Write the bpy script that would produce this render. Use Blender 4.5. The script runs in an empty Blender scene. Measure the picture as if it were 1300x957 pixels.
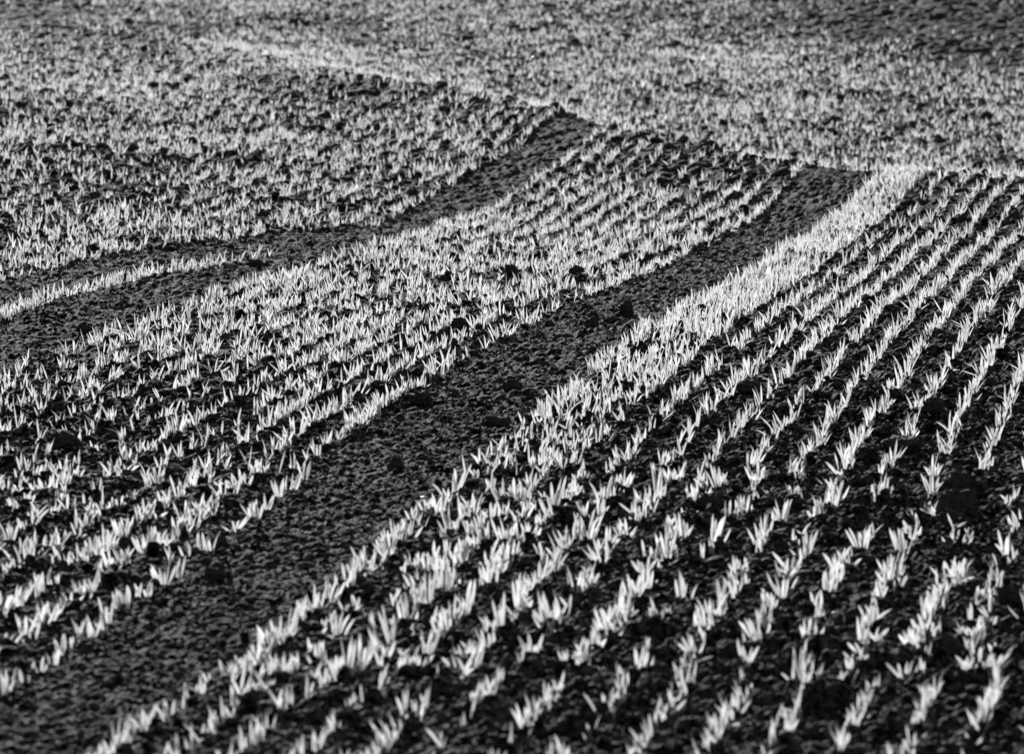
import bpy, math, random
import numpy as np

# ------------------------------------------------------------------ camera, sky, sun, exposure
random.seed(7)
RNG = np.random.default_rng(11)
SC = bpy.context.scene
COL = SC.collection
CAM_H = 1.71
FPX = 1300 * 200 / 36.0                      # focal length in photo pixels
PITCH = math.atan(698.5 / FPX)

cam_data = bpy.data.cameras.new('camera')
cam_data.lens = 200
cam_data.sensor_width = 36
cam_data.sensor_fit = 'HORIZONTAL'
cam_data.clip_start = 0.1
cam_data.clip_end = 3000
cam_data.dof.use_dof = True
cam_data.dof.focus_distance = 19.3
cam_data.dof.aperture_fstop = 10.5
cam = bpy.data.objects.new('camera', cam_data)
COL.objects.link(cam)
cam.location = (0, 0, CAM_H)
cam.rotation_euler = (math.pi / 2 - PITCH, 0, 0)
SC.camera = cam

SUN_EL, SUN_AZ = math.radians(16), math.radians(-9)      # ahead of the camera, a little to the left
world = bpy.data.worlds.new('World')
SC.world = world
world.use_nodes = True
nt = world.node_tree
bg = nt.nodes['Background']
sky = nt.nodes.new('ShaderNodeTexSky')
sky.sky_type = 'NISHITA'
sky.sun_disc = False
sky.sun_elevation = SUN_EL
sky.sun_rotation = SUN_AZ
hs = nt.nodes.new('ShaderNodeHueSaturation')             # a black and white photograph: neutral sky
hs.inputs['Saturation'].default_value = 0.0
nt.links.new(sky.outputs[0], hs.inputs['Color'])
nt.links.new(hs.outputs[0], bg.inputs['Color'])
bg.inputs['Strength'].default_value = 0.05
sun_data = bpy.data.lights.new('sun', 'SUN')
sun_data.energy = 5.0
sun_data.angle = math.radians(0.5)
sun_data.color = (1.0, 1.0, 1.0)
sun = bpy.data.objects.new('sun', sun_data)
COL.objects.link(sun)
sdir = (math.sin(SUN_AZ) * math.cos(SUN_EL), math.cos(SUN_AZ) * math.cos(SUN_EL), math.sin(SUN_EL))
from mathutils import Vector
sun.rotation_euler = Vector(sdir).to_track_quat('Z', 'Y').to_euler()
sun.location = (0, 30, 20)
SC.view_settings.view_transform = 'Standard'
SC.view_settings.look = 'None'
SC.view_settings.exposure = 0.0
SC.view_settings.gamma = 1.0
SC.view_settings.use_curve_mapping = False
SC.cycles.max_bounces = 6
SC.cycles.transparent_max_bounces = 4

# ------------------------------------------------------------------ numeric helpers
def h2(ix, iy, seed):
    n = (ix.astype(np.int64) * 374761393 + iy.astype(np.int64) * 668265263 + seed * 2147483647 + 1013904223) & 0xffffffff
    n = ((n ^ (n >> 13)) * 1274126177) & 0xffffffff
    n = ((n ^ (n >> 16)) * 2246822519) & 0xffffffff
    n = n ^ (n >> 15)
    return (n & 0xffffff) / float(0x1000000)

def vnoise(x, y, seed):
    ix, iy = np.floor(x), np.floor(y)
    fx, fy = x - ix, y - iy
    fx = fx * fx * (3 - 2 * fx); fy = fy * fy * (3 - 2 * fy)
    a, b = h2(ix, iy, seed), h2(ix + 1, iy, seed)
    c, d = h2(ix, iy + 1, seed), h2(ix + 1, iy + 1, seed)
    return (a + (b - a) * fx) * (1 - fy) + (c + (d - c) * fx) * fy

def domes(x, y, seed, power=2.0):
    """crumb-like bumps: the highest of the domes standing in the neighbouring cells"""
    ix, iy = np.floor(x), np.floor(y)
    best = np.zeros_like(x)
    for dx in (-1, 0, 1):
        for dy in (-1, 0, 1):
            cx, cy = ix + dx, iy + dy
            px = cx + h2(cx, cy, seed); py = cy + h2(cx, cy, seed + 1)
            r = 0.35 + 0.5 * h2(cx, cy, seed + 2) ** power
            k = 0.7 + 0.6 * h2(cx, cy, seed + 3)
            d2 = ((x - px) * k) ** 2 + ((y - py) / k) ** 2
            h = np.sqrt(np.clip(r * r - d2, 0, None)) * (0.3 + 0.7 * h2(cx, cy, seed + 4))
            best = np.maximum(best, h)
    return best

def sstep(a, b, x):
    t = np.clip((x - a) / (b - a), 0, 1)
    return t * t * (3 - 2 * t)

# ------------------------------------------------------------------ the lie of the land
# profiles of the field along five lines of sight: a gentle dip, a diagonal crest, a hollow and the slope beyond
TS = np.array([-0.30, -0.09, -0.045, 0.0, 0.045, 0.09, 0.30])
DS = np.array([-80, 8, 10.6, 11.25, 14, 18, 21, 24, 27, 29, 31, 33.5, 37, 41, 46, 52, 58, 75, 120, 600.])
ZP = np.array([
    # -80   8    10.6   11.25  14   18    21    24    27    29    31   33.5   37    41    46    52    58    75   120  600
    [-.0, .00, .00, .00, .00, .00, .00, -.02, -.03, -.03, -.02, -.02, .00, -.02, -.04, -.02, .00, .45, 2.2, 9],
    [-.0, .00, .00, .00, .00, .00, .00, -.02, -.03, -.04, -.02, -.03, .00, -.04, -.05, -.03, .00, .45, 2.2, 9],
    [-.0, .00, .00, .00, .00, .00, -.03, -.09, -.14, -.13, -.11, -.09, -.04, .02, -.12, -.12, -.03, .45, 2.2, 9],
    [-.0, .00, .00, .00, .00, .00, -.03, -.11, -.18, -.14, -.08, .02, -.24, -.33, -.27, -.16, -.03, .5, 2.2, 9],
    [-.0, .00, .00, .00, .00, -.01, -.04, -.09, -.13, -.02, -.16, -.32, -.42, -.39, -.30, -.17, -.03, .5, 2.2, 9],
    [-.0, .00, .00, .00, .00, .00, -.02, -.04, .00, -.13, -.30, -.42, -.46, -.43, -.36, -.20, -.03, .5, 2.2, 9],
    [-.0, .00, .00, .00, .00, .00, -.02, -.04, .00, -.13, -.30, -.42, -.46, -.43, -.36, -.20, -.03, .5, 2.2, 9],
])
def _slopes(x, z):
    h = np.diff(x); d = np.diff(z, axis=-1) / h
    m = np.zeros_like(z)
    m[..., 1:-1] = (d[..., :-1] * h[1:] + d[..., 1:] * h[:-1]) / (h[:-1] + h[1:])
    m[..., 0] = d[..., 0]; m[..., -1] = d[..., -1]
    lim = 3 * np.minimum(np.abs(np.concatenate([d[..., :1], d], -1)), np.abs(np.concatenate([d, d[..., -1:]], -1)))
    return np.clip(m, -np.maximum(lim, .01), np.maximum(lim, .01))
MZ = _slopes(DS, ZP)
CREST = np.array([49, 49, 41, 33.5, 29, 27, 26.])
def macro(X, Y):
    X = np.asarray(X, float); Y = np.asarray(Y, float)
    t = np.clip(X / np.maximum(Y, 8.0), TS[0], TS[-1])
    i = np.clip(np.searchsorted(TS, t) - 1, 0, len(TS) - 2)
    w = (t - TS[i]) / (TS[i + 1] - TS[i])
    dc = CREST[i] * (1 - w) + CREST[i + 1] * w
    def prof(k):                                   # the profile of line k, its crest slid to where the crest runs here
        c = CREST[k]
        Yk = np.where(Y < 18, Y, np.where(Y < dc, 18 + (Y - 18) * (c - 18) / (dc - 18), np.where(Y < 58, c + (Y - dc) * (58 - c) / (58 - dc), Y)))
        j = np.clip(np.searchsorted(DS, Yk) - 1, 0, len(DS) - 2)
        h = DS[j + 1] - DS[j]; s = np.clip((Yk - DS[j]) / h, 0, 1)
        a, b, c_, d = 2*s**3 - 3*s**2 + 1, s**3 - 2*s**2 + s, -2*s**3 + 3*s**2, s**3 - s**2
        return a * ZP[k, j] + b * h * MZ[k, j] + c_ * ZP[k, j + 1] + d * h * MZ[k, j + 1]
    z = prof(i) * (1 - w) + prof(i + 1) * w
    z = z + 0.05 * (vnoise(X * .9 + 3, Y * .45 + 7, 50) - .5) * sstep(15, 24, Y)
    z = z + 0.10 * (vnoise(X * .5 + 9, Y * .30 + 1, 51) - .5) * sstep(32, 46, Y)
    return z

def ray(px, py):
    x = (px - 650.0) / FPX; y = (478.5 - py) / FPX
    d = np.array([x, math.cos(PITCH) + y * math.sin(PITCH), -math.sin(PITCH) + y * math.cos(PITCH)])
    return d / d[1]
YS = np.geomspace(9, 90, 6000)
def at(px, py):
    """the first point of the field that the sight line through a photo pixel meets"""
    d = ray(px, py)
    diff = CAM_H + d[2] * YS - macro(d[0] * YS, YS)
    k = np.argmax(diff <= 0)
    if diff[k] > 0: k = len(YS) - 1
    y0, y1, f0, f1 = YS[k-1], YS[k], diff[k-1], diff[k]
    y = y0 + (y1 - y0) * f0 / (f0 - f1) if f0 != f1 else y1
    return d[0] * y, y
def project(X, Y, Z):
    c, s = math.cos(PITCH), math.sin(PITCH)
    dz = Z - CAM_H
    f = Y * c - dz * s; u = Y * s + dz * c
    return 650 + FPX * X / f, 478.5 - FPX * u / f

# ------------------------------------------------------------------ the drill rows and the two bare wheel tracks
def fit(points, deg):
    P = np.array([at(x, y) for x, y in points])
    return np.polyfit(P[:, 1] - 20, P[:, 0], deg)
EDGE_L = [(30,864),(125,783),(190,742),(233,715),(318,648),(402,587),(470,530),(558,483),(592,459),(711,405),(738,388),(833,344),(870,324),(972,281),(995,247),(1019,220)]
EDGE_R = [(284,864),(305,824),(369,797),(375,776),(436,729),(450,715),(481,692),(521,654),(565,631),(596,607),(633,567),(650,544),(701,500),(745,459),(812,418),(870,388),(904,361),(941,334),(995,310),(1040,288),(1076,257),(1100,233)]
EDGE_2R = [(0,459),(51,446),(91,435),(125,425),(216,388),(294,364),(338,351),(382,330),(440,317),(565,284),(633,257),(707,210),(762,166)]
EDGE_2L = [(0,363),(51,351),(128,337),(176,327),(264,315),(330,303),(494,287),(562,247),(606,220),(660,193),(694,159)]
def feet(points):          # the right-hand edges were read at leaf height: bring them down to the feet of the leaves
    return [(x, y + .026 * (y + 220) * min(1, max(0, (640 - y) / 100))) for x, y in points]
PL, PR, P2R = fit(EDGE_L, 3), fit(feet(EDGE_R), 3), fit(feet(EDGE_2R), 3)
def curve(p, Y, lo, hi):
    Yc = np.clip(Y, lo, hi)
    base = np.polyval(p, Yc - 20)
    dp = np.polyder(p)
    return base + np.where(Y < lo, np.polyval(dp, lo - 20) * (Y - lo), 0) + np.where(Y > hi, np.polyval(dp, hi - 20) * (Y - hi), 0)
ROW = 0.122
def XL(Y): return curve(PL, Y, 11.4, 28)
def XR(Y): return curve(PR, Y, 11.4, 27.5)
def X2R(Y):
    a = curve(P2R, Y, 18.5, 32)
    b = XL(Y) - (XL(np.float64(19.5)) - curve(P2R, np.float64(19.5), 18.5, 32))
    w = sstep(18.5, 20.5, Y)
    return a * w + b * (1 - w)
_p = np.array(sorted([at(x, y) for x, y in EDGE_2L], key=lambda q: q[1]))
_off = np.clip(X2R(_p[:, 1]) - _p[:, 0] + .07 * sstep(25.5, 23, _p[:, 1]), .16, .95)
def X2L(Y):
    return X2R(Y) - np.interp(Y, _p[:, 1], _off)
_q = np.array(sorted([at(x, y) for x, y in [(0,405),(50,383),(120,368),(180,352),(280,337),(340,325),(400,312)]], key=lambda q: q[1]))
def XPAIR(Y):
    return X2R(Y) - np.interp(Y, _q[:, 1], X2R(_q[:, 1]) - _q[:, 0])
def track_mask(X, Y):
    """1 on the compacted bare wheel tracks"""
    wob = .05 * (vnoise(X * 6, Y * 5, 40) - .5)
    m = sstep(-.04, .05, X - XL(Y) + wob) * sstep(-.04, .05, XR(Y) - X + wob)
    m2 = sstep(-.03, .03, X - X2L(Y)) * sstep(-.03, .03, X2R(Y) - X)
    return np.maximum(m, m2) * sstep(37, 34, Y)

def micro(X, Y):
    X = np.asarray(X, float); Y = np.asarray(Y, float)
    tr = track_mask(X, Y)
    rough = 0.55 + 0.9 * vnoise(X * 1.3, Y * .8, 60)
    rough = rough + 0.30 * sstep(.25, 1.0, X - XR(Y)) * sstep(20, 13, Y)
    amp = rough * (1 - .40 * tr)
    near = sstep(44, 28, Y)
    z = .022 * (vnoise(X * 5, Y * 4, 61) - .5) * (1 - .5 * tr)
    z = z + .034 * domes(X / .10, Y / .10, 70, 4.0) * amp * (.4 + .6 * near) * (1 - .8 * tr)
    z = z + .022 * domes(X / .045, Y / .045, 80, 2.0) * amp * (.3 + .7 * near)
    z = z + .017 * domes(X / .024, Y / .024, 90, 1.5) * np.maximum(amp, .75 + .55 * tr) * near
    z = z + .018 * domes(X / .05, Y / .06, 93, 3.0) * tr * sstep(15, 22, Y)
    z = z + .006 * (h2(np.floor(X / .008), np.floor(Y / .011), 99) - .5) * near
    far = sstep(24, 34, Y)
    z = z + .05 * domes(X / .13, Y / .22, 75, 1.5) * far * (1 - .6 * tr) * (.5 + rough * .5)
    z = z + (.055 - .022 * tr) * domes(X / .075, Y / .10, 77, 1.2) * sstep(23, 31, Y)
    z = z - .009 * tr
    return z
def ground(X, Y):
    return macro(X, Y) + micro(X, Y)

# ------------------------------------------------------------------ materials (greys: the photograph is black and white)
def new_mat(name):
    m = bpy.data.materials.new(name); m.use_nodes = True
    n = m.node_tree; b = n.nodes['Principled BSDF']
    return m, n, b
def soil_mat(name, lo, hi, rough=.8, scale=60.0, bump=1.0, spec=.08, lopos=.3):
    m, n, b = new_mat(name)
    tc = n.nodes.new('ShaderNodeTexCoord')
    ns = n.nodes.new('ShaderNodeTexNoise'); ns.inputs['Scale'].default_value = scale; ns.inputs['Detail'].default_value = 8; ns.inputs['Roughness'].default_value = .7
    n.links.new(tc.outputs['Object'], ns.inputs['Vector'])
    cr = n.nodes.new('ShaderNodeValToRGB')
    cr.color_ramp.elements[0].position = lopos; cr.color_ramp.elements[0].color = (lo, lo, lo, 1)
    cr.color_ramp.elements[1].position = .74; cr.color_ramp.elements[1].color = (hi, hi, hi, 1)
    n.links.new(ns.outputs['Fac'], cr.inputs['Fac'])
    n.links.new(cr.outputs['Color'], b.inputs['Base Color'])
    b.inputs['Roughness'].default_value = rough
    b.inputs['Specular IOR Level'].default_value = spec
    n2 = n.nodes.new('ShaderNodeTexNoise'); n2.inputs['Scale'].default_value = scale * 1.6; n2.inputs['Detail'].default_value = 6
    n.links.new(tc.outputs['Object'], n2.inputs['Vector'])
    bp = n.nodes.new('ShaderNodeBump'); bp.inputs['Strength'].default_value = bump; bp.inputs['Distance'].default_value = .012
    n.links.new(n2.outputs['Fac'], bp.inputs['Height'])
    n.links.new(bp.outputs['Normal'], b.inputs['Normal'])
    return m
def leaf_mat():
    m, n, b = new_mat('pale_leaf')
    out = n.nodes['Material Output']
    geo = n.nodes.new('ShaderNodeNewGeometry')
    tc = n.nodes.new('ShaderNodeTexCoord')
    ns = n.nodes.new('ShaderNodeTexNoise'); ns.inputs['Scale'].default_value = 22; ns.inputs['Detail'].default_value = 3
    n.links.new(geo.outputs['Position'], ns.inputs['Vector'])
    cr = n.nodes.new('ShaderNodeValToRGB')
    cr.color_ramp.elements[0].position = .3; cr.color_ramp.elements[0].color = (LEAF_LO,) * 3 + (1,)
    cr.color_ramp.elements[1].position = .7; cr.color_ramp.elements[1].color = (LEAF_HI,) * 3 + (1,)
    n.links.new(ns.outputs['Fac'], cr.inputs['Fac'])
    dk = n.nodes.new('ShaderNodeMix'); dk.data_type = 'RGBA'; dk.blend_type = 'MULTIPLY'; dk.inputs[0].default_value = 1
    dk.inputs[7].default_value = (.5, .5, .5, 1)
    n.links.new(cr.outputs['Color'], dk.inputs[6]); n.links.new(dk.outputs[2], b.inputs['Base Color'])
    b.inputs['Roughness'].default_value = .45
    b.inputs['Specular IOR Level'].default_value = .4
    tl = n.nodes.new('ShaderNodeBsdfTranslucent')
    n.links.new(cr.outputs['Color'], tl.inputs['Color'])
    mx = n.nodes.new('ShaderNodeMixShader'); mx.inputs[0].default_value = .68
    n.links.new(b.outputs[0], mx.inputs[1]); n.links.new(tl.outputs[0], mx.inputs[2])
    n.links.new(mx.outputs[0], out.inputs['Surface'])
    return m
LEAF_LO, LEAF_HI = .50, .98
M_SOIL = soil_mat('crumbly_soil', .005, .24, lopos=.46)  # sparse pale flecks in the colour stand in for sunlit crumb facets
M_CLOD = soil_mat('soil_clod', .02, .10, scale=45, spec=.25)
M_LEAF = leaf_mat()
M_STRAW = soil_mat('dry_straw', .45, .7, rough=.5, scale=80, bump=.1)
M_STONE = soil_mat('pale_flint', .5, .8, rough=.25, scale=30, bump=.2, spec=.7)

# ------------------------------------------------------------------ building helpers
def mesh_from(name, verts, faces, mat, smooth=True):
    """faces: (n, k) integer array, all of one size, or a list of such arrays"""
    if not isinstance(faces, list): faces = [faces]
    me = bpy.data.meshes.new(name)
    nl = sum(f.size for f in faces); nf = sum(len(f) for f in faces)
    me.vertices.add(len(verts)); me.loops.add(nl); me.polygons.add(nf)
    me.vertices.foreach_set('co', np.ascontiguousarray(verts, np.float32).ravel())
    me.loops.foreach_set('vertex_index', np.concatenate([f.ravel() for f in faces]).astype(np.int32))
    tot = np.concatenate([np.full(len(f), f.shape[1]) for f in faces])
    me.polygons.foreach_set('loop_start', np.concatenate([[0], np.cumsum(tot)[:-1]]).astype(np.int32))
    me.polygons.foreach_set('loop_total', tot.astype(np.int32))
    me.polygons.foreach_set('use_smooth', np.full(nf, smooth))
    me.materials.append(mat)
    me.update(calc_edges=True)
    me.validate()
    return me
def link(name, me, loc=(0, 0, 0), parent=None):
    o = bpy.data.objects.new(name, me); COL.objects.link(o)
    o.location = loc
    if parent: o.parent = parent
    return o
def tag(o, label=None, cat=None, group=None, kind=None):
    if label: o['label'] = label
    if cat: o['category'] = cat
    if group: o['group'] = group
    if kind: o['kind'] = kind
    return o

# ------------------------------------------------------------------ the ground, one sheet out to the horizon
def build_ground():
    y_near = np.concatenate([np.linspace(-80, 6, 20), np.linspace(7, 9.2, 30)])
    y_fine = [9.3]
    while y_fine[-1] < 62: y_fine.append(y_fine[-1] * 1.00072)
    y_far = np.geomspace(62.5, 1500, 60)
    Yr = np.concatenate([y_near, y_fine, y_far])
    tf = np.linspace(-.14, .14, 760)
    tc = np.concatenate([-np.geomspace(.145, 40, 40)[::-1], tf, np.geomspace(.145, 40, 40)])
    T, Y = np.meshgrid(tc, Yr)
    X = T * np.maximum(Y, 9.3)
    Z = ground(X, Y)
    n, m = X.shape
    idx = np.arange(n * m).reshape(n, m)
    q = np.stack([idx[:-1, :-1], idx[:-1, 1:], idx[1:, 1:], idx[1:, :-1]], -1).reshape(-1, 4)
    me = mesh_from('ground', np.stack([X, Y, Z], -1).reshape(-1, 3), q, M_SOIL, True)
    tag(link('ground', me), kind='structure')
build_ground()

# ------------------------------------------------------------------ loose soil crumbs
def ico(level):
    p = (1 + 5 ** .5) / 2
    v = np.array([(-1,p,0),(1,p,0),(-1,-p,0),(1,-p,0),(0,-1,p),(0,1,p),(0,-1,-p),(0,1,-p),(p,0,-1),(p,0,1),(-p,0,-1),(-p,0,1)], float)
    v /= np.linalg.norm(v[0])
    f = [(0,11,5),(0,5,1),(0,1,7),(0,7,10),(0,10,11),(1,5,9),(5,11,4),(11,10,2),(10,7,6),(7,1,8),(3,9,4),(3,4,2),(3,2,6),(3,6,8),(3,8,9),(4,9,5),(2,4,11),(6,2,10),(8,6,7),(9,8,1)]
    v = [tuple(x) for x in v]
    for _ in range(level):
        mid = {}; nf = []
        def mp(a, b):
            k = (min(a, b), max(a, b))
            if k not in mid:
                q = np.array(v[a]) + np.array(v[b]); q /= np.linalg.norm(q)
                v.append(tuple(q)); mid[k] = len(v) - 1
            return mid[k]
        for a, b, c in f:
            d, e, g = mp(a, b), mp(b, c), mp(c, a)
            nf += [(a, d, g), (b, e, d), (c, g, e), (d, e, g)]
        f = nf
    return np.array(v), np.array(f)
def lump_cloud(X, Y, R, level, sink=.25):
    bv, bf = ico(level)
    n, k = len(X), len(bv)
    ang = RNG.uniform(0, 2 * math.pi, n)
    sx, sy, sz = R * RNG.uniform(.8, 1.4, n), R * RNG.uniform(.7, 1.2, n), R * RNG.uniform(.55, .95, n)
    rad = 1 + RNG.uniform(-.26, .26, (n, k))
    P = bv[None] * rad[..., None]
    tilt = RNG.uniform(-.5, .5, n)
    py = P[..., 1] * np.cos(tilt)[:, None] - P[..., 2] * np.sin(tilt)[:, None]
    pz = P[..., 1] * np.sin(tilt)[:, None] + P[..., 2] * np.cos(tilt)[:, None]
    px, py, pz = P[..., 0] * sx[:, None], py * sy[:, None], pz * sz[:, None]
    c, s = np.cos(ang)[:, None], np.sin(ang)[:, None]
    Z = ground(X, Y) + R * (.6 - sink)
    V = np.stack([X[:, None] + px * c - py * s, Y[:, None] + px * s + py * c, Z[:, None] + pz], -1)
    F = bf[None] + (np.arange(n) * k)[:, None, None]
    return V.reshape(-1, 3), F.reshape(-1, 3)
def scatter(n, y0, y1, pw=1.0):
    Y = (RNG.uniform(y0 ** (1 + pw), y1 ** (1 + pw), n)) ** (1 / (1 + pw))
    X = RNG.uniform(-1, 1, n) * (.097 * Y + .9)
    return X, Y
def build_crumbs():
    V, F, off = [], [], 0
    for n, y0, y1, lo, hi, lv in ((30000, 9.3, 17, .004, .011, 0), (26000, 15, 26, .005, .012, 0), (7000, 24, 40, .006, .014, 0), (3800, 9.3, 17, .010, .021, 1), (3600, 16, 30, .010, .022, 1), (500, 28, 56, .012, .028, 1)):
        X, Y = scatter(n, y0, y1)
        R = lo + (hi - lo) * RNG.random(n) ** 2.2
        tr = track_mask(X, Y)
        keep = RNG.random(n) > np.where(R > .011, .8 * tr, .35 * tr)
        X, Y, R = X[keep], Y[keep], R[keep] * (1 - .25 * tr[keep])
        v, f = lump_cloud(X, Y, R, lv)
        V.append(v); F.append(f + off); off += len(v)
    me = mesh_from('soil_crumbs', np.concatenate(V), np.concatenate(F), M_SOIL, False)
    tag(link('soil_crumbs', me), 'loose dark soil crumbs scattered over the whole drilled field', kind='stuff')
build_crumbs()
# ------------------------------------------------------------------ big clods of earth, each one a thing
def make_clod(px, py, w, h, label, seed):
    rg = np.random.default_rng(seed)
    X, Y = at(px, py + h * .35)
    s = Y / FPX
    rx, rz = w * s * .5, h * s * .52
    ry = rx * rg.uniform(.8, 1.15)
    bv, bf = ico(3)
    d1 = rg.normal(size=(9, 3)); d1 /= np.linalg.norm(d1, axis=1)[:, None]
    cut = rg.uniform(.62, .92, 9)
    r = np.ones(len(bv))
    for dd, cc in zip(d1, cut):                      # flat broken faces
        k = bv @ dd
        r = np.minimum(r, np.where(k > .2, cc / np.maximum(k, .2), 9))
    q = bv * 3.1 + seed
    r = r * (1 + .30 * (vnoise(q[:, 0] + q[:, 2] * .7, q[:, 1] + q[:, 2] * 1.3, seed) - .5))
    q = bv * 8.0 + seed
    r = r * (1 + .26 * (vnoise(q[:, 0] + q[:, 2] * .7, q[:, 1] - q[:, 2] * 1.1, seed + 5) - .5))
    P = bv * r[:, None]
    P = P * np.array([rx, ry, rz]) * 1.22
    me = mesh_from('earth_clod', P, bf, M_CLOD, False)
    z = float(ground(np.array([X]), np.array([Y]))[0])
    o = link('earth_clod', me, (X, Y, z + rz * .72))
    tag(o, label, 'clod', 'dark clods of earth lying on the field')
CLODS = [
 (795,397,19,15,'angular dark clod with lit top edge alone on the wheel track'),
 (752,401,13,10,'small rounded clod behind a larger one on the wheel track'),
 (752,414,17,13,'rounded clod left of the angular clod on the wheel track'),
 (778,408,13,8,'low flat clod between two rounder clods on the wheel track'),
 (535,507,27,20,'broad peaked clod at the left side of the wheel track, below the seedlings'),
 (650,495,19,16,'pointed clod in the middle of the wheel track'),
 (788,521,23,24,'tall black clod between dense seedlings right of the wheel track'),
 (501,592,19,19,'round black clod alone in the wheel track, the nearest there'),
 (549,474,14,16,'upright clod touching the last seedling left of the wheel track'),
 (572,440,20,15,'clod among seedlings just left of the wheel track, beside a pointed one'),
 (560,433,15,18,'pointed dark clod among the seedlings left of the wheel track'),
 (586,424,20,13,'wide clod behind the pointed pair left of the wheel track'),
 (543,421,16,12,'small clod left of the pointed pair, half behind seedling leaves'),
 (569,459,19,10,'low clod between seedling rows at the left rim of the track'),
 (510,496,17,14,'rounded clod left of the broad peaked clod'),
 (575,500,14,11,'small clod right of the broad peaked clod on the wheel track'),
 (630,538,32,14,'long low clod lying across the wheel track'),
 (545,400,16,12,'dark clod deep in the seedlings, above the pointed pair'),
 (691,463,12,10,'small round clod on the track, above the pointed one'),
 (667,452,11,8,'tiny clod at the left rim of the track beside bright seedlings'),
 (833,478,25,11,'flat wide clod in the dense seedling strip right of the track'),
 (454,342,20,14,'dark clod standing in seedlings right of the farther bare track'),
 (501,353,13,12,'small dark clod in seedlings, next right from the dark clod'),
 (432,381,15,9,'low clod in the middle of the seedling strip between both tracks'),
 (609,331,11,9,'tiny far clod in the dense seedlings between both tracks'),
 (647,351,17,14,'far rounded clod in seedlings between both tracks'),
 (731,354,19,9,'flat far clod beside the last row left of the track'),
 (106,420,18,13,'pointed clod on the farther bare track at far left'),
 (325,337,17,10,'rounded clod on the farther bare track'),
 (178,340,26,8,'long low clod between two strips of seedlings at left'),
 (146,435,24,11,'dark clod below the farther track at left, beside bright seedlings'),
 (370,417,23,12,'flat dark clod in thick seedlings in the left half'),
 (345,474,23,12,'low clod between rows in the left half, under tall seedlings'),
 (80,566,40,25,'large black clod among seedlings at the left side'),
 (147,557,26,16,'black clod right of the large one at the left side'),
 (405,495,19,10,'small low clod in the seedling rows left of the wheel track'),
 (1075,472,23,18,'solid black clod between thin rows in the right half'),
 (950,504,29,14,'wide low clod between two thin rows in the right half'),
 (994,508,21,14,'rounded clod just right of the wide low clod'),
 (978,396,27,14,'dark clod at the edge of the dense strip on the right'),
 (1286,405,23,22,'big rounded clod at the right picture edge behind seedlings'),
 (1224,419,19,13,'clod between rows near the right edge, in front of bright leaves'),
 (1208,442,23,16,'shaded clod between two tufts near the right edge'),
 (1256,496,23,14,'black clod below a bright tuft near the right edge'),
 (1185,540,21,17,'rounded clod in the coarse soil at right'),
 (1263,535,29,16,'wide rounded clod in the coarse soil at the right edge'),
 (1145,576,45,22,'wide flat clod with lit rim in the coarse soil at right'),
 (1103,592,28,15,'low dark clod left of the wide flat clod'),
 (1221,626,50,32,'big round clod, rearmost of the heap of three at right'),
 (1215,650,46,36,'biggest black clod, middle of the heap of three at right'),
 (1207,673,28,22,'smallest clod, nearest of the heap of three at right'),
 (1195,828,42,36,'large black clod at lower right beside a bright tuft'),
 (1281,768,34,28,'large dark clod at the lower right edge, above curled leaves'),
 (927,840,34,24,'large dark clod at the bottom between two thin rows'),
 (983,850,30,20,'dark clod at the bottom, right of another one, below leaning leaves'),
 (294,836,27,16,'dark clod at the bottom left of the dense strip'),
 (271,732,30,20,'dark clod in the wheel track at lower left'),
 (276,692,20,16,'rounded clod at the left rim of the track, beside two short tufts'),
 (157,736,33,16,'wide black clod between rows at lower left'),
 (160,703,19,15,'rounded clod above the wide black clod at lower left'),
 (131,684,22,12,'low clod between two rows, above the rounded one at lower left'),
 (535,783,17,12,'small dark clod under the tall dense tufts at bottom'),  # lump added in place of a dark hole under the tufts
 (546,799,19,15,'dark clod left of a thin row at the bottom, under another'),
 (468,754,17,14,'dark clod inside the dense strip near the bottom'),
 (675,763,15,10,'small clod right of a bright tuft in the lower middle'),
 (899,654,27,17,'black clod right of a thin tuft in the lower right half'),
 (1101,717,35,19,'wide dark clod between two tufts at lower right'),
]
for i, c in enumerate(CLODS): make_clod(*c, seed=100 + i)

# ------------------------------------------------------------------ bits of straw and pale flints
def make_straw(px, py, length, ang, label, k):
    X, Y = at(px, py); s = Y / FPX
    L = length * s; n, ns = 6, 7
    V = []
    for i in range(ns):
        u = i / (ns - 1) - .5
        x = u * L; y = u * L * math.tan(math.radians(ang)) * 2.0; z = .006 + .012 * math.cos(u * 2.6) * (1 + .3 * k % 1)
        r = .0026 * (1 - .3 * abs(u)) * (1.15 if i == 3 else 1)
        for j in range(n):
            a = 2 * math.pi * j / n
            V.append((x, y + r * math.cos(a), z + r * math.sin(a)))
    F = [(i * n + j, i * n + (j + 1) % n, (i + 1) * n + (j + 1) % n, (i + 1) * n + j) for i in range(ns - 1) for j in range(n)]
    V = np.array(V)
    me = mesh_from('straw', V, np.array(F), M_STRAW)
    z = float(ground(np.array([X]), np.array([Y]))[0])
    tag(link('straw_stalk', me, (X, Y, z + .006)), label, 'straw', 'bits of old straw lying on the soil')
for k, a in enumerate([
 (872,359,14,-20,'short pale straw lying on the wheel track beside the dense strip'),
 (650,239,24,-4,'long pale straw lying on the farther bare track near its top'),
 (604,260,22,8,'thin straw lying low on the farther bare track, below a longer one'),
 (940,411,16,35,'pale stalk leaning on the edge of the dense strip'),
 (655,420,15,5,'short straw lying at the left rim of the wheel track'),
 (240,377,26,6,'broad pale straw on the farther bare track at left'),
 (290,128,30,12,'pale straw lying among far seedlings at upper left'),
 (150,60,34,10,'long pale stalk across the dark patch at upper left'),
 (1120,150,12,5,'short bright straw in the far seedlings at right'),
 (700,655,20,3,'straw lying across the soil right of the dense strip')]):
    make_straw(*a, k)
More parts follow.
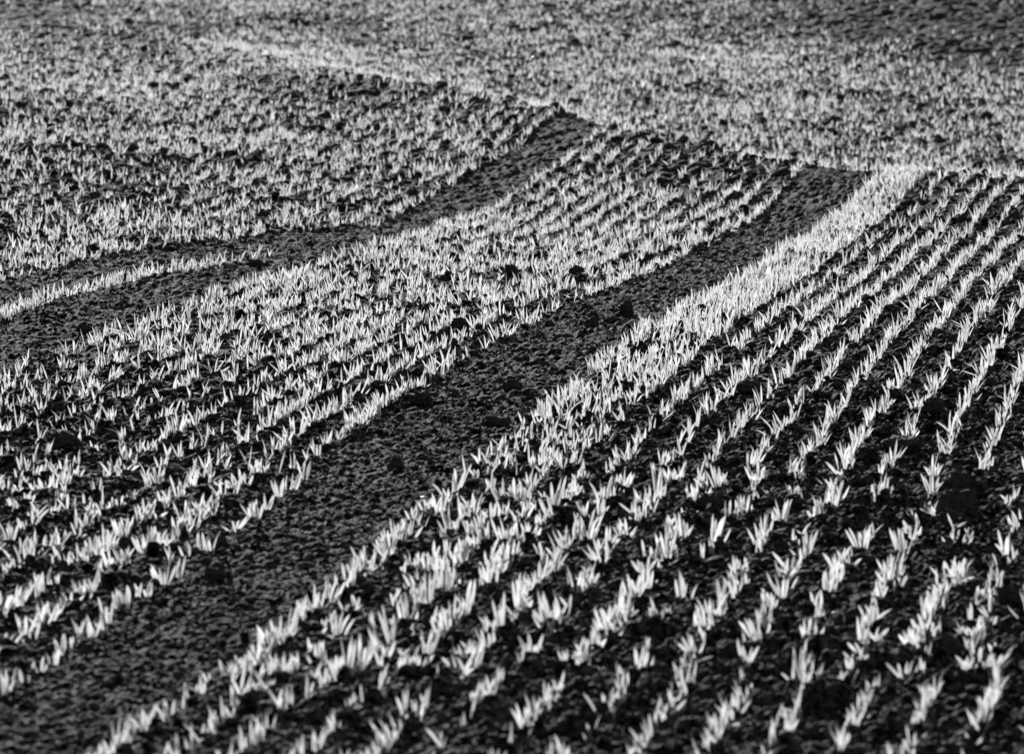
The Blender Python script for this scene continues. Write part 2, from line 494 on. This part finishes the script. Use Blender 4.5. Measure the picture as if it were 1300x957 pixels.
def make_flint(px, py, w, label, seed):
    X, Y = at(px, py); s = Y / FPX; r = w * s * .5
    rg = np.random.default_rng(seed)
    bv, bf = ico(2)
    rad = 1 + .3 * (vnoise(bv[:, 0] * 1.7 + seed, bv[:, 1] * 1.7 + bv[:, 2] * 1.3, seed) - .5)
    P = bv * rad[:, None] * np.array([r * 1.25, r, r * .75])
    me = mesh_from('flint', P, bf, M_STONE)
    z = float(ground(np.array([X]), np.array([Y]))[0])
    tag(link('flint_stone', me, (X, Y, z + r * .7)), label, 'stone', 'pale flints on the soil')
for k, a in enumerate([
 (1095,59,4,'tiny glinting flint in the dark far patch, the left one'),
 (1134,60,6,'bright glinting flint in the dark far patch at upper right'),
 (1230,65,4,'tiny glinting flint farthest right in the far patch'),
 (917,82,4,'tiny bright flint in far seedlings at upper middle'),
 (678,80,5,'bright flint in far seedlings above the farther track'),
 (1061,797,11,'oval pale flint lying beside a tuft near the bottom right'),
 (725,767,3,'tiny flint left of a straw at the lower middle'),
 (518,806,8,'round bright flint below tall tufts at the bottom'),
 (1083,739,7,'pale flint right of a bright tuft at lower right'),
 (782,806,6,'small pale flint at the foot of a tuft at the bottom'),
 (1005,683,5,'small round flint between tufts in the lower right'),
 (873,613,4,'tiny glinting flint right of a leaning tuft'),
 (1147,613,4,'tiny bright flint left of the heap of clods'),
 (539,636,10,'flat pale flint in the wheel track left of the first row')]):
    make_flint(*a, 300 + k)

# ------------------------------------------------------------------ leaves
def blades(base, azim, lean, length, width, bend, twist, segs, fold=True):
    """n grass blades as one vertex and face array; a blade is a folded strip narrowing at both ends"""
    n = len(base)
    nc = 3 if fold else 2
    u = np.linspace(0, 1, segs + 1)
    prof = np.interp(u, [0, .12, .35, .7, .9, 1], [.50, .72, 1.0, .92, .52, .08])
    V = np.zeros((n, segs + 1, nc, 3))
    pos = base.copy()
    hd = np.stack([np.cos(azim), np.sin(azim)], -1)
    for i in range(segs + 1):
        th = lean + bend * u[i]
        d = np.stack([np.sin(th) * hd[:, 0], np.sin(th) * hd[:, 1], np.cos(th)], -1)
        if i: pos = pos + d * (length / segs)[:, None]
        tw = twist + .5 * u[i]
        side = np.stack([np.cos(tw), np.sin(tw), np.zeros(n)], -1)
        side = side - d * np.sum(side * d, -1, keepdims=True)
        side /= np.linalg.norm(side, axis=-1, keepdims=True) + 1e-9
        nrm = np.cross(side, d)
        w = (width * prof[i] * .5)[:, None]
        if fold:
            V[:, i, 0] = pos - side * w; V[:, i, 2] = pos + side * w
            V[:, i, 1] = pos + nrm * w * .35
        else:
            V[:, i, 0] = pos - side * w; V[:, i, 1] = pos + side * w
    k = (segs + 1) * nc
    F = []
    for i in range(segs):
        for j in range(nc - 1):
            a = i * nc + j
            F.append((a, a + 1, a + nc + 1, a + nc))
    F = np.array(F)[None] + (np.arange(n) * k)[:, None, None]
    return V.reshape(-1, 3), F.reshape(-1, 4)
# ------------------------------------------------------------------ the nearest seedlings, one thing each
# photo position of the foot, sideways reach and height of the tip, number of leaves, spread of the leaves
T = '''
2 786 6 25 2 .2|11 782 5 25 3 .2|24 772 7 25 2 .2|38 759 -1 19 1 .2|53 759 -1 30 2 .2|63 749 4 19 1 .1|32 809 0 28 3 .6|53 796 0 24 3 .4|60 799 11 25 2 .3|9 831 12 27 3 .3
86 776 -3 25 3 .3|102 762 -3 20 4 .4|116 759 0 17 3 .5|129 747 14 8 2 .3|100 815 -15 26 1 .2|109 808 1 17 2 .2|118 812 0 21 3 .3|128 801 -3 25 2 .2|136 794 2 33 3 .2|149 779 -3 24 3 .2
160 774 -3 24 4 .4|169 760 2 22 2 .2|181 759 -6 18 2 .3|188 755 3 20 2 .3|210 744 0 28 4 .3|78 832 -3 26 3 .2|87 826 -3 18 2 .3|69 845 -1 21 3 .3|52 854 3 23 2 .2|41 855 1 11 1 .1|32 866 -2 16 2 .3
297 866 3 21 5 .5|311 862 -1 37 2 .15|325 848 -2 32 5 .5|335 842 3 36 4 .4|345 830 0 25 2 .3|355 828 -2 38 4 .3|371 815 5 34 2 .15|382 796 2 27 3 .3|393 794 2 38 3 .25|404 779 2 32 2 .2|417 774 8 32 3 .3|437 760 -5 30 2 .2
374 850 -2 28 2 .2|396 847 -8 18 1 .1|345 864 3 23 3 .3|362 866 -2 27 4 .4|410 866 2 15 2 .3|425 866 -2 25 4 .5|428 816 5 32 3 .3|408 816 7 20 1 .1|443 750 2 26 3 .3|450 742 3 28 4 .3|454 782 -3 22 3 .4
443 864 5 42 4 .3|459 855 8 42 4 .3|480 828 -7 50 3 .2|496 830 -3 48 4 .3|491 843 1 16 2 .3|514 801 -2 36 3 .25|503 776 2 20 2 .3|532 776 -1 30 4 .3|523 771 1 22 2 .3|543 772 2 42 4 .2|558 762 -2 36 3 .2|570 762 3 33 3 .2
509 866 3 23 2 .2|525 864 -3 20 4 .6|541 848 5 38 4 .3|558 826 0 24 3 .8|562 806 -5 26 2 .2|572 798 2 15 2 .3|580 796 2 26 2 .2|588 789 2 24 2 .2|595 777 6 32 2 .15|619 757 -2 28 4 .4|631 742 9 15 2 .2
635 816 0 40 4 .3|618 833 -8 28 3 .3|601 860 7 36 3 .2|592 845 -5 13 2 .3|575 862 -8 17 2 .3|658 789 0 42 3 .2|628 809 -5 18 2 .3|677 754 -6 22 4 .4|690 740 2 20 4 .5|663 781 -1 35 3 .2|733 767 -2 33 3 .2|744 757 6 28 2 .2
697 820 -3 45 4 .3|690 821 -8 32 3 .3|706 804 -3 34 3 .25|711 789 0 25 3 .4|674 852 3 28 4 .9|733 865 16 36 3 .15|726 855 -12 12 1 .1|756 838 3 26 4 .4|770 818 -7 32 4 .4|780 793 -1 26 2 .15|772 798 -1 25 1 .1|790 791 3 46 2 .12
806 766 -2 26 2 .2|820 755 2 30 3 .2|811 762 4 20 2 .3|797 798 15 12 1 .1|833 806 -2 22 1 .1|850 794 -3 32 1 .1|866 766 2 34 2 .15|802 866 0 18 2 .3|814 864 3 32 3 .3|875 855 -8 22 2 .3|753 859 15 10 2 .2|870 866 0 12 3 .7
882 852 0 32 3 .2|895 811 -5 36 3 .25|893 830 3 18 2 .3|904 793 -3 20 2 .25|908 799 13 27 1 .1|916 777 -1 23 3 .2|932 764 -3 34 3 .25|939 755 6 16 2 .3|946 859 8 26 3 .3|958 825 -9 27 4 .4|968 808 -2 33 4 .3|978 786 -3 26 3 .9
992 772 -6 30 4 .7|998 740 1 22 4 .9|1013 865 1 40 4 .3|1027 832 -3 34 4 .3|1036 826 2 32 3 .3|1042 796 -2 30 4 .2|1049 771 0 28 3 .2|1063 752 2 26 4 .4|1078 865 -5 24 3 .5|1090 848 -9 18 2 .4|1095 837 3 36 3 .2
1104 811 0 26 3 .4|1112 828 15 14 1 .1|1094 850 11 12 2 .3|1117 777 3 22 3 .3|1126 759 0 38 5 .3|1141 755 6 18 2 .2|1191 749 -1 24 1 .1|1212 744 0 20 3 .4|1183 779 -2 25 3 .3|1192 777 5 22 3 .4|1182 796 0 18 3 .4|1183 816 2 18 3 1.0
1168 818 -6 20 2 .3|1168 842 -1 20 4 .5|1154 866 6 24 3 .2|1170 855 0 15 2 .3|1154 838 -6 22 2 .3|1260 762 1 22 2 .15|1270 748 3 12 1 .1|1246 782 1 18 3 .6|1248 801 0 17 4 .6|1259 799 17 14 2 .2|1235 831 7 26 3 .25|1248 825 5 22 1 .1
1241 848 0 18 2 .2|1251 852 5 18 3 1.0|1229 865 2 22 2 .2|1269 866 10 20 3 .5|1227 818 -3 12 2 .5|1222 752 18 6 1 .1
7 627 0 15 2 .3|19 632 3 11 3 .6|29 619 0 14 3 .5|46 612 3 15 3 .4|51 630 -6 16 1 .1|59 632 0 17 2 .15|68 634 1 18 2 .3|81 622 5 22 3 .3|92 615 3 16 2 .3|17 654 -2 13 3 .4|36 649 5 18 3 .3|83 644 -3 13 2 .3|69 663 3 17 3 .5
110 642 0 13 2 .3|135 617 0 13 2 .4|144 649 0 17 2 .2|157 641 2 14 2 .4|125 663 -3 18 2 .2|117 666 2 15 2 .3|108 673 -3 18 2 .3|157 608 -5 14 2 .3|164 610 10 13 2 .3|189 620 -2 20 3 .3|201 620 1 22 5 .5|210 649 -2 22 4 .3|186 668 5 26 3 .2
178 669 0 16 2 .3|95 674 0 15 2 .2|41 671 0 13 1 .1|10 695 -2 24 4 .7|30 683 -1 18 3 .4|37 705 2 18 3 .4|58 702 2 24 3 .3|46 717 11 18 2 .2|74 703 2 26 3 .2|95 717 -2 16 2 .3|98 688 14 9 1 .1|115 710 -2 24 3 .3|124 710 3 24 4 .4
137 705 3 25 4 .4|151 685 -3 20 3 .3|161 681 3 22 4 .4|181 715 -3 24 4 .4|195 707 -2 20 4 .4|206 698 0 16 3 .3|140 734 -2 26 2 .2|154 725 -5 18 3 .4|25 729 3 15 1 .1|5 739 8 15 1 .1|68 729 -3 18 1 .1|132 739 0 13 3 .4|200 737 -4 22 2 .2
228 641 0 28 3 .15|245 625 4 22 3 .15|267 608 0 13 4 .5|269 613 12 10 1 .1|277 632 -5 14 2 .2|274 654 3 22 2 .15|284 639 0 16 2 .3|293 632 -1 20 3 .2|300 620 -5 17 1 .1|312 624 2 16 3 .4|326 615 0 20 3 .3|260 654 5 24 3 .2|251 657 -2 18 3 .3
241 673 5 20 2 .2|248 668 16 14 1 .1|235 657 0 11 1 .1|296 674 -7 20 2 .2|303 673 9 20 2 .5|321 656 -4 20 4 .4|327 657 2 24 4 .4|340 646 2 20 3 .4|354 635 -1 26 3 .4|365 625 5 18 2 .2|374 625 2 22 4 .3|387 613 1 22 4 .5|230 681 -1 16 2 .2
225 686 -1 25 3 .3|255 705 -1 22 2 .2|267 701 2 20 3 .3|244 700 0 10 2 .4|227 734 2 26 2 .15|237 712 -4 14 2 .2|579 634 2 28 5 .6|558 659 2 32 5 .4|548 651 -4 13 2 .4|526 676 -4 24 2 .2|532 680 10 26 2 .15|518 691 -2 26 4 .4|508 688 -7 18 1 .1
506 703 0 20 2 .2|486 708 -4 22 3 .2|494 717 0 34 4 .2|475 725 6 26 2 .3|464 735 -6 34 4 .25|450 739 0 32 4 .3|570 688 -2 34 4 .5|589 678 3 36 4 .2|602 663 3 20 2 .2|608 691 -1 30 2 .15|614 701 0 34 2 .1|597 691 -2 22 2 .2
567 710 -1 20 3 .5|579 718 2 30 4 .4|589 720 3 30 4 .5|601 708 -5 22 3 .4|636 656 -6 34 5 .5|641 669 -1 28 4 .4|652 642 2 22 3 .3|626 625 -2 18 2 .2|604 615 0 18 4 .6|638 701 -7 30 2 .1|651 691 0 26 4 .3|645 725 1 34 4 .3|653 712 4 26 3 .3
621 735 -4 32 4 .4|633 739 4 22 3 .3|631 723 2 22 2 .1|623 678 0 22 3 .3|541 732 -3 26 3 .3|557 735 -5 34 4 .3|565 735 -1 30 3 .2|525 725 -13 10 1 .1|531 727 0 20 3 .3
667 646 -5 32 4 .3|675 629 1 24 4 .4|670 669 -3 25 4 .3|677 666 0 24 2 .2|671 690 -3 22 3 .4|679 690 1 20 3 .3|685 685 -2 20 1 .1|697 673 -12 26 2 .15|662 705 -1 24 3 .2|703 664 4 34 4 .4|697 647 0 16 3 .4|715 649 2 20 4 .5
729 637 3 28 4 .4|690 615 0 18 4 .4|724 627 -4 16 2 .2|740 615 2 18 4 .4|721 705 2 30 3 .15|733 698 0 24 3 .15|716 710 -12 22 2 .1|741 691 -6 34 3 .15|750 685 7 34 3 .25|746 668 -10 18 2 .2|762 666 3 24 3 .3|768 651 2 26 3 .2
775 646 2 24 3 .2|785 634 -1 24 3 .3|795 627 5 28 3 .2|790 691 3 18 2 .2|799 688 8 18 1 .1|773 710 5 26 3 .15|765 730 -3 34 2 .1|755 729 -9 20 3 .3|816 673 0 28 3 .3|810 664 -1 16 1 .1|821 654 -6 13 2 .2|826 651 0 22 3 .3|835 649 -1 42 4 .2
850 625 -3 26 3 .2|858 617 3 20 2 .2|861 698 -7 38 4 .2|870 674 9 17 2 .5|848 695 -2 28 3 .2|844 717 -2 34 4 .3|831 720 0 28 3 .2|819 735 -3 24 4 .8|846 727 18 12 1 .1|687 722 -5 16 2 .2|702 732 7 28 4 .4|697 715 -10 10 2 .3
883 646 -2 24 3 .2|893 646 0 22 3 .3|894 625 -6 20 3 .5|910 629 -3 30 4 .4|957 627 -11 22 1 .1|960 622 2 16 2 .3|959 646 5 17 1 .1|944 657 0 20 2 .1|934 661 2 20 3 .3|992 668 0 26 5 .9|1008 642 -1 24 4 .5|1014 622 0 20 3 .8
1037 666 -3 20 4 .5|1042 664 -3 30 4 .4|1055 647 -5 14 1 .1|1061 652 7 40 4 .15|1054 625 -12 16 3 .3|1075 622 4 26 3 .3|1024 710 2 30 4 .4|1014 698 -2 14 1 .1|1090 701 -9 28 3 .3|1097 703 2 38 2 .1|907 707 5 32 3 .2|965 710 -6 32 4 .4
971 695 0 28 3 .3|948 730 -3 22 1 .1|934 739 -2 20 4 .4|1005 737 -2 26 4 .9|1064 739 -1 26 5 .6|1080 723 -4 28 2 .15|1109 654 0 19 1 .1|1121 649 0 18 3 .3|1127 639 7 17 1 .1|1126 612 0 16 4 .6|1182 646 1 26 4 .9|1185 663 -10 18 3 .3
1185 614 0 16 2 .3|1154 683 -6 13 2 .2|1160 690 5 32 3 .2|1146 713 -3 38 5 .3|1126 739 -3 26 3 .2|1136 735 5 30 3 .3|1209 701 -1 24 1 .05|1226 707 6 16 2 .2|1286 647 -8 14 2 .4|1291 683 -8 24 3 .6|1275 718 -3 30 3 .3|1208 735 0 18 2 .2|1214 739 2 16 3 .3
'''
TR = [tuple(float(v) for v in e.split()) for e in T.replace('\n', '|').split('|') if e.strip()]
TR = [t for t in TR if t[1] > 604]
ORD = ['first','second','third','fourth','fifth','sixth','seventh','eighth','ninth','tenth','eleventh','twelfth','thirteenth','fourteenth','fifteenth','sixteenth','seventeenth','eighteenth','nineteenth','twentieth'] + ['21st', '22nd', '23rd'] + ['%dth' % i for i in range(24, 31)] + ['31st', '32nd', '33rd'] + ['%dth' % i for i in range(34, 60)]
ONES = ['', 'one', 'two', 'three', 'four', 'five', 'six', 'seven', 'eight', 'nine', 'ten', 'eleven', 'twelve', 'thirteen', 'fourteen', 'fifteen', 'sixteen', 'seventeen', 'eighteen', 'nineteen']
TENS = ['', '', 'twenty', 'thirty', 'forty', 'fifty', 'sixty', 'seventy', 'eighty', 'ninety']
def words_of(n):
    if n == 0: return 'zero'
    if n >= 100: return 'hundred'
    return ONES[n] if n < 20 else TENS[n // 10] + ('-' + ONES[n % 10] if n % 10 else '')
seen_labels = set()
def near_seedlings():
    rows = {}; rec = []
    for k, (px, py, dx, h, n, sp) in enumerate(TR):
        X, Y = at(px, py)
        if py > 860: Y = min(Y, Y)
        if X > (XL(Y) + XR(Y)) / 2:
            side, r = 'right', int(max(0, round((X - XR(Y)) / ROW)))
        else:
            side, r = 'left', int(max(0, round((XL(Y) - X) / ROW)))
        rows.setdefault((side, r), []).append(k)
        rec.append([X, Y, side, r])
    order = {}
    for key, ks in rows.items():
        for j, k in enumerate(sorted(ks, key=lambda q: -TR[q][1])): order[k] = j
    size = sorted(range(len(TR)), key=lambda k: -(TR[k][3] * (.6 + .25 * TR[k][4])))
    single = set(size[:296])
    rg = np.random.default_rng(5)
    extra = []
    for k, (px, py, dx, h, n, sp) in enumerate(TR):
        X, Y, side, r = rec[k]
        n = min(6, int(n) + (1 if h > 18 and n > 1 and k % 3 else 0))
        s = Y / FPX * 1.0
        z = float(ground(np.array([X]), np.array([Y]))[0]) + .004
        tx, tz = dx * s * 1.0, h * s * 1.02
        off = np.linspace(-.5, .5, n) if n > 1 else np.zeros(1)
        off = off + rg.uniform(-.12, .12, n)
        wx = tx + off * sp * tz * .95                       # sideways reach of each leaf tip
        depth = rg.uniform(-.4, .4, n) * tz
        hh = tz * (1 - .55 * rg.random(n) ** 1.6) * 1.08
        wx = wx + rg.normal(0, .10, n) * tz
        base = np.stack([off * .012 + rg.uniform(-.002, .002, n), rg.uniform(-.006, .006, n), np.zeros(n)], -1)
        hor = np.hypot(wx, depth)
        L = np.hypot(hor, hh)
        lean = np.arctan2(hor, hh); az = np.arctan2(depth, wx)
        bend = rg.uniform(-.15, .42, n)
        W = np.clip(rg.uniform(.0055, .0088, n), 0, L * .32)
        tw = rg.uniform(-.95, .95, n)
        if k in single:
            root = bpy.data.objects.new('seedling', None); COL.objects.link(root)
            root.empty_display_size = .02
            root.location = (X, Y, z)
            for i in range(n):
                sl = slice(i, i + 1)
                v, f = blades(np.zeros((1, 3)), az[sl], lean[sl] - bend[sl] * .5, L[sl], W[sl], bend[sl], tw[sl], 7)
                link('leaf', mesh_from('leaf', v, f, M_LEAF), tuple(base[i]), root)
            look = 'tall' if h >= 30 else ('short' if h < 17 else 'mid-height')
            if sp >= .6 and n > 1: look += ' spreading'
            elif dx / max(h, 1) > .28: look += ' right-leaning'
            elif dx / max(h, 1) < -.28: look += ' left-leaning'
            num = {1: 'single-leaf', 2: 'two-leaf', 3: 'three-leaf', 4: 'four-leaf', 5: 'five-leaf', 6: 'six-leaf'}[n]
            place = (round(py / 9.57), round(px / 13))
            lab = '%s %s seedling, %s row %s of near track, %s percent down, %s percent across' % (look, num, ORD[r], side, words_of(place[0]), words_of(place[1]))
            if lab in seen_labels: lab = lab.replace(words_of(place[0]) + ' percent down', words_of(int(py / 9.57) if int(py / 9.57) != place[0] else place[0] + 1) + ' percent down'); print('DUP', lab, lab in seen_labels)
            seen_labels.add(lab)
            tag(root, lab, 'seedling', 'pale cereal seedlings standing in drill rows')
        else:
            extra.append(blades(base + np.array([X, Y, z]), az, lean - bend * .5, L, W, bend, tw, 7))
        # thin young plants between the tufts of the same row
        slope = float((XR(np.float64(Y + .5)) - XR(np.float64(Y - .5))))
        m = 3
        dy = rg.uniform(-.16, .16, m)
        fx, fy = X + slope * dy + rg.normal(0, .008, m), Y + dy
        fpx, fpy = project(fx, fy, ground(fx, fy))
        okk = (track_mask(fx, fy) < .5)
        fx, fy = fx[okk], fy[okk]; m = len(fx)
        if m:
            fx, fy = np.repeat(fx, 2), np.repeat(fy, 2); m = len(fx)
            extra.append(blades(np.stack([fx + rg.normal(0, .004, m), fy, ground(fx, fy) - .002], -1), rg.uniform(0, 6.28, m), np.abs(rg.normal(0, .35, m)),
                                rg.uniform(.022, .052, m), rg.uniform(.0050, .0078, m), rg.uniform(-.1, .6, m), rg.uniform(-1, 1, m), 6))
    return extra

# ------------------------------------------------------------------ all the smaller seedlings behind, one uncountable mass
BLOBS = [  # photo x, y, half width, half height, change of density
 (170,55,95,20,-.55),(250,40,60,18,-.5),(60,62,70,14,-.35),(100,95,70,10,-.3),(30,20,60,16,-.35),
 (1130,35,170,34,-.66),(1270,30,140,50,-.66),(1150,10,250,25,-.4),(60,20,130,22,-.45),(20,30,90,40,-.4),(1000,30,90,14,-.35),(1230,8,120,12,-.4),
 (390,105,60,12,-.5),(330,105,40,10,-.45),(470,115,60,10,-.45),(540,128,60,12,-.45),(610,145,50,9,-.35),
 (890,195,70,9,-.65),(960,215,60,12,-.7),(1000,235,30,12,-.6),(800,178,35,7,-.6),(830,215,50,10,-.3),
 (110,240,110,12,-.5),(60,262,60,10,-.4),(230,215,70,8,-.35),(470,235,90,8,-.3),(540,205,60,8,-.3),
 (1190,225,50,6,-.3),(1280,262,40,12,-.3),(300,15,120,6,-.2),(60,25,150,30,-.35),(1250,60,120,40,-.4),(620,95,60,8,-.2),(820,85,80,8,-.2),
 (300,72,60,8,.9),(200,118,70,9,.8),(80,172,110,9,.8),(420,82,70,7,.6),(150,2,90,8,.6),(300,2,60,6,.5),
 (640,45,160,30,.35),(900,70,160,30,.35),(1050,170,250,25,.3),(1000,150,120,20,.3),(750,110,120,20,.25),
 (200,300,180,18,.6),(100,295,90,10,.5),(600,300,200,25,.35),(350,400,120,30,.4),(640,225,50,10,.5),(560,300,60,12,.5),
]
def density(px, py):
    d = np.ones_like(px)
    for bx, by, rx, ry, a in BLOBS:
        g = np.exp(-((px - bx) / rx) ** 2 - ((py - by) / ry) ** 2)
        d = d * (1 + (max(-.93, a * 1.5) if a < 0 else a * .7) * g)
    return d
def far_seedlings(extra):
    V, F, off = [], [], 0
    for v, f in extra:
        V.append(v); F.append(f + off); off += len(v)
    PX, PY = [], []
    def emit(xf, y0, y1, step, seed, prob=1.0):
        rg = np.random.default_rng(seed)
        n = int((y1 - y0) / step)
        Y = y0 + (np.arange(n) + rg.uniform(-.45, .45, n)) * step
        X = xf(Y) + rg.normal(0, .006, n)
        PX.append(X); PY.append(Y)
    HALF = lambda Y: .093 * Y + 1.0
    STEP = .024
    # rows right of the near track
    for r in range(0, 75):
        emit(lambda Y: XR(Y) + .012 + r * ROW, 9.7, 37, STEP, 1000 + r)
    for r in range(0, 2):                                   # a double-sown strip beside the track
        emit(lambda Y: XR(Y) + .05 + r * ROW, 14.9, 34, STEP * .9, 1200 + r)
        emit(lambda Y: XR(Y) + .09 + r * ROW, 14.9, 34, STEP * 1.1, 1250 + r)
    # rows between the two tracks
    nb = 12
    for r in range(nb):
        emit(lambda Y: XL(Y) - .012 - (XL(Y) - X2R(Y) - .024) * r / (nb - 1), 9.7, 38, STEP * .85, 1300 + r)
    # rows left of the far track; a thin pair stands inside it where it widens at left
    emit(lambda Y: XPAIR(Y) + .03, 15.0, 23.6, STEP * 1.0, 1400)
    emit(lambda Y: XPAIR(Y) + .015, 15.0, 22.6, STEP * 1.2, 1401)
    for r in range(0, 70):
        emit(lambda Y: X2L(Y) - .015 - r * ROW, 9.7, 47, STEP * .8, 1500 + r)
    X = np.concatenate(PX); Y = np.concatenate(PY)
    side = X - (29.5 + (0 * Y)) * 0
    # the crest: beyond it the drill ran across, parallel to the headland
    t = X / Y
    crest = np.interp(t, [-.09, -.045, 0, .045, .09], [60, 41.5, 34, 29.6, 27.6])
    keep = (Y < crest + 1.2) & (np.abs(X) < HALF(Y))
    X, Y = X[keep], Y[keep]
    rg = np.random.default_rng(77)
    hx, hy = [], []
    for r in range(0, 330):
        yy = 27.5 + r * .115
        n = int(2 * HALF(yy) / .021)
        xx = -HALF(yy) + (np.arange(n) + rg.uniform(-.5, .5, n)) * .021
        hx.append(xx); hy.append(yy + .10 * xx + .12 * np.sin(xx * .5 + r * .01) + rg.normal(0, .018, n))
    hx, hy = np.concatenate(hx), np.concatenate(hy)
    ct = np.interp(hx / hy, [-.09, -.045, 0, .045, .09], [47, 41.5, 34, 29.6, 27.6])
    k = hy > ct + .3
    X = np.concatenate([X, hx[k]]); Y = np.concatenate([Y, hy[k]])
    ct_all = np.interp(X / Y, [-.09, -.045, 0, .045, .09], [47, 41.5, 34, 29.6, 27.6])
    Z = ground(X, Y)
    px, py = project(X, Y, Z)
    d = density(px, py)
    patch = (.48 + .62 * sstep(.25, .75, vnoise(X * 2.2, Y * 1.6, 31))) * (.50 + .75 * sstep(.3, .7, vnoise(X * 9, Y * 6, 32)) )
    right = sstep(.3, .7, X - XR(Y)) * (Y < ct_all)
    dn = d * (patch * (1 - right) + right * (.50 + .55 * vnoise(X * 7, Y * 3.5, 33)))
    dn = dn * (1 + .28 * (X < XL(Y)) * (Y < ct_all) * sstep(16, 19, Y)) * (1 + .25 * (Y > ct_all) * (Y < 50))
    dn = dn * (1 - .15 * right * sstep(22, 15, Y)) * (1 + .55 * right * sstep(18, 22, Y))
    cnt = dn * (1 + .10 * sstep(19, 15, Y)) * np.where(Y > ct_all, .52, 1.0) * (1 - .30 * sstep(19, 26, Y))
    cnt = cnt * (1 - .25 * (X < X2L(Y)) * (Y < ct_all) * sstep(20, 24, Y))
    strip = sstep(.36, .28, X - XR(Y)) * (X > XR(Y)) * (Y > 14.8) * (Y < ct_all)
    cnt = cnt * (1 - strip) + strip * d * (.40 + .30 * sstep(18, 26, Y) + .40 * vnoise(X * 9, Y * 4, 36))
    keep = rg.random(len(X)) < cnt * .68
    keep |= (np.abs(X - XPAIR(Y) - .03) < .06) & (Y < 23.4) & (Y > 17) & (rg.random(len(X)) < .42)
    # the band whose seedlings stand as things of their own
    band = (py > 604) & (py < 868) & (px > -2) & (px < 1302)
    keep &= ~band
    X, Y, Z, d = X[keep], Y[keep], Z[keep], d[keep]
    # bare wheel tracks stay bare
    tr = track_mask(X, Y) * (Y < 34)
    inpair = (np.abs(X - XPAIR(Y) - .03) < .07) & (Y < 23.6)
    ok = (tr < .5) | inpair | (rg.random(len(X)) < .004)
    X, Y, Z, d = X[ok], Y[ok], Z[ok], d[ok]
    nb_ = rg.choice([1, 2, 3, 4], len(X), p=[.18, .40, .30, .12])
    idx = np.repeat(np.arange(len(X)), nb_)
    n = len(idx)
    vig = .82 + .4 * vnoise(X * 1.8, Y * 1.2, 35)
    base = np.stack([X[idx] + rg.normal(0, .003, n), Y[idx] + rg.normal(0, .006, n), Z[idx] - .003], -1)
    az = rg.uniform(0, 2 * math.pi, n)
    lean = np.abs(rg.normal(0, .24, n)) + .03
    flop = rg.random(n) < .10; lean = np.where(flop, rg.uniform(.8, 1.4, n), lean)
    L = (.026 + .042 * rg.random(n) ** 1.2) * vig[idx]
    W = rg.uniform(.0042, .0069, n)
    bend = rg.uniform(-.1, .45, n); tw = rg.uniform(-1.0, 1.0, n)
    yy = base[:, 1]
    L = L * (1 - .22 * (yy < 11.5))
    W = W * (1 + .25 * sstep(28, 50, yy))
    near = yy < 24
    for m, segs, fold in ((near, 4, True), (~near, 3, False)):
        v, f = blades(base[m], az[m], lean[m], L[m], W[m], bend[m], tw[m], segs, fold)
        V.append(v); F.append(f + off); off += len(v)
    me = mesh_from('cereal_seedlings', np.concatenate(V), np.concatenate(F), M_LEAF, True)
    tag(link('cereal_seedlings', me), 'pale young cereal seedlings covering the field behind the nearest rows', kind='stuff')
    print('seedlings', len(X), 'blades', n, 'traced', len(TR))
far_seedlings(near_seedlings())
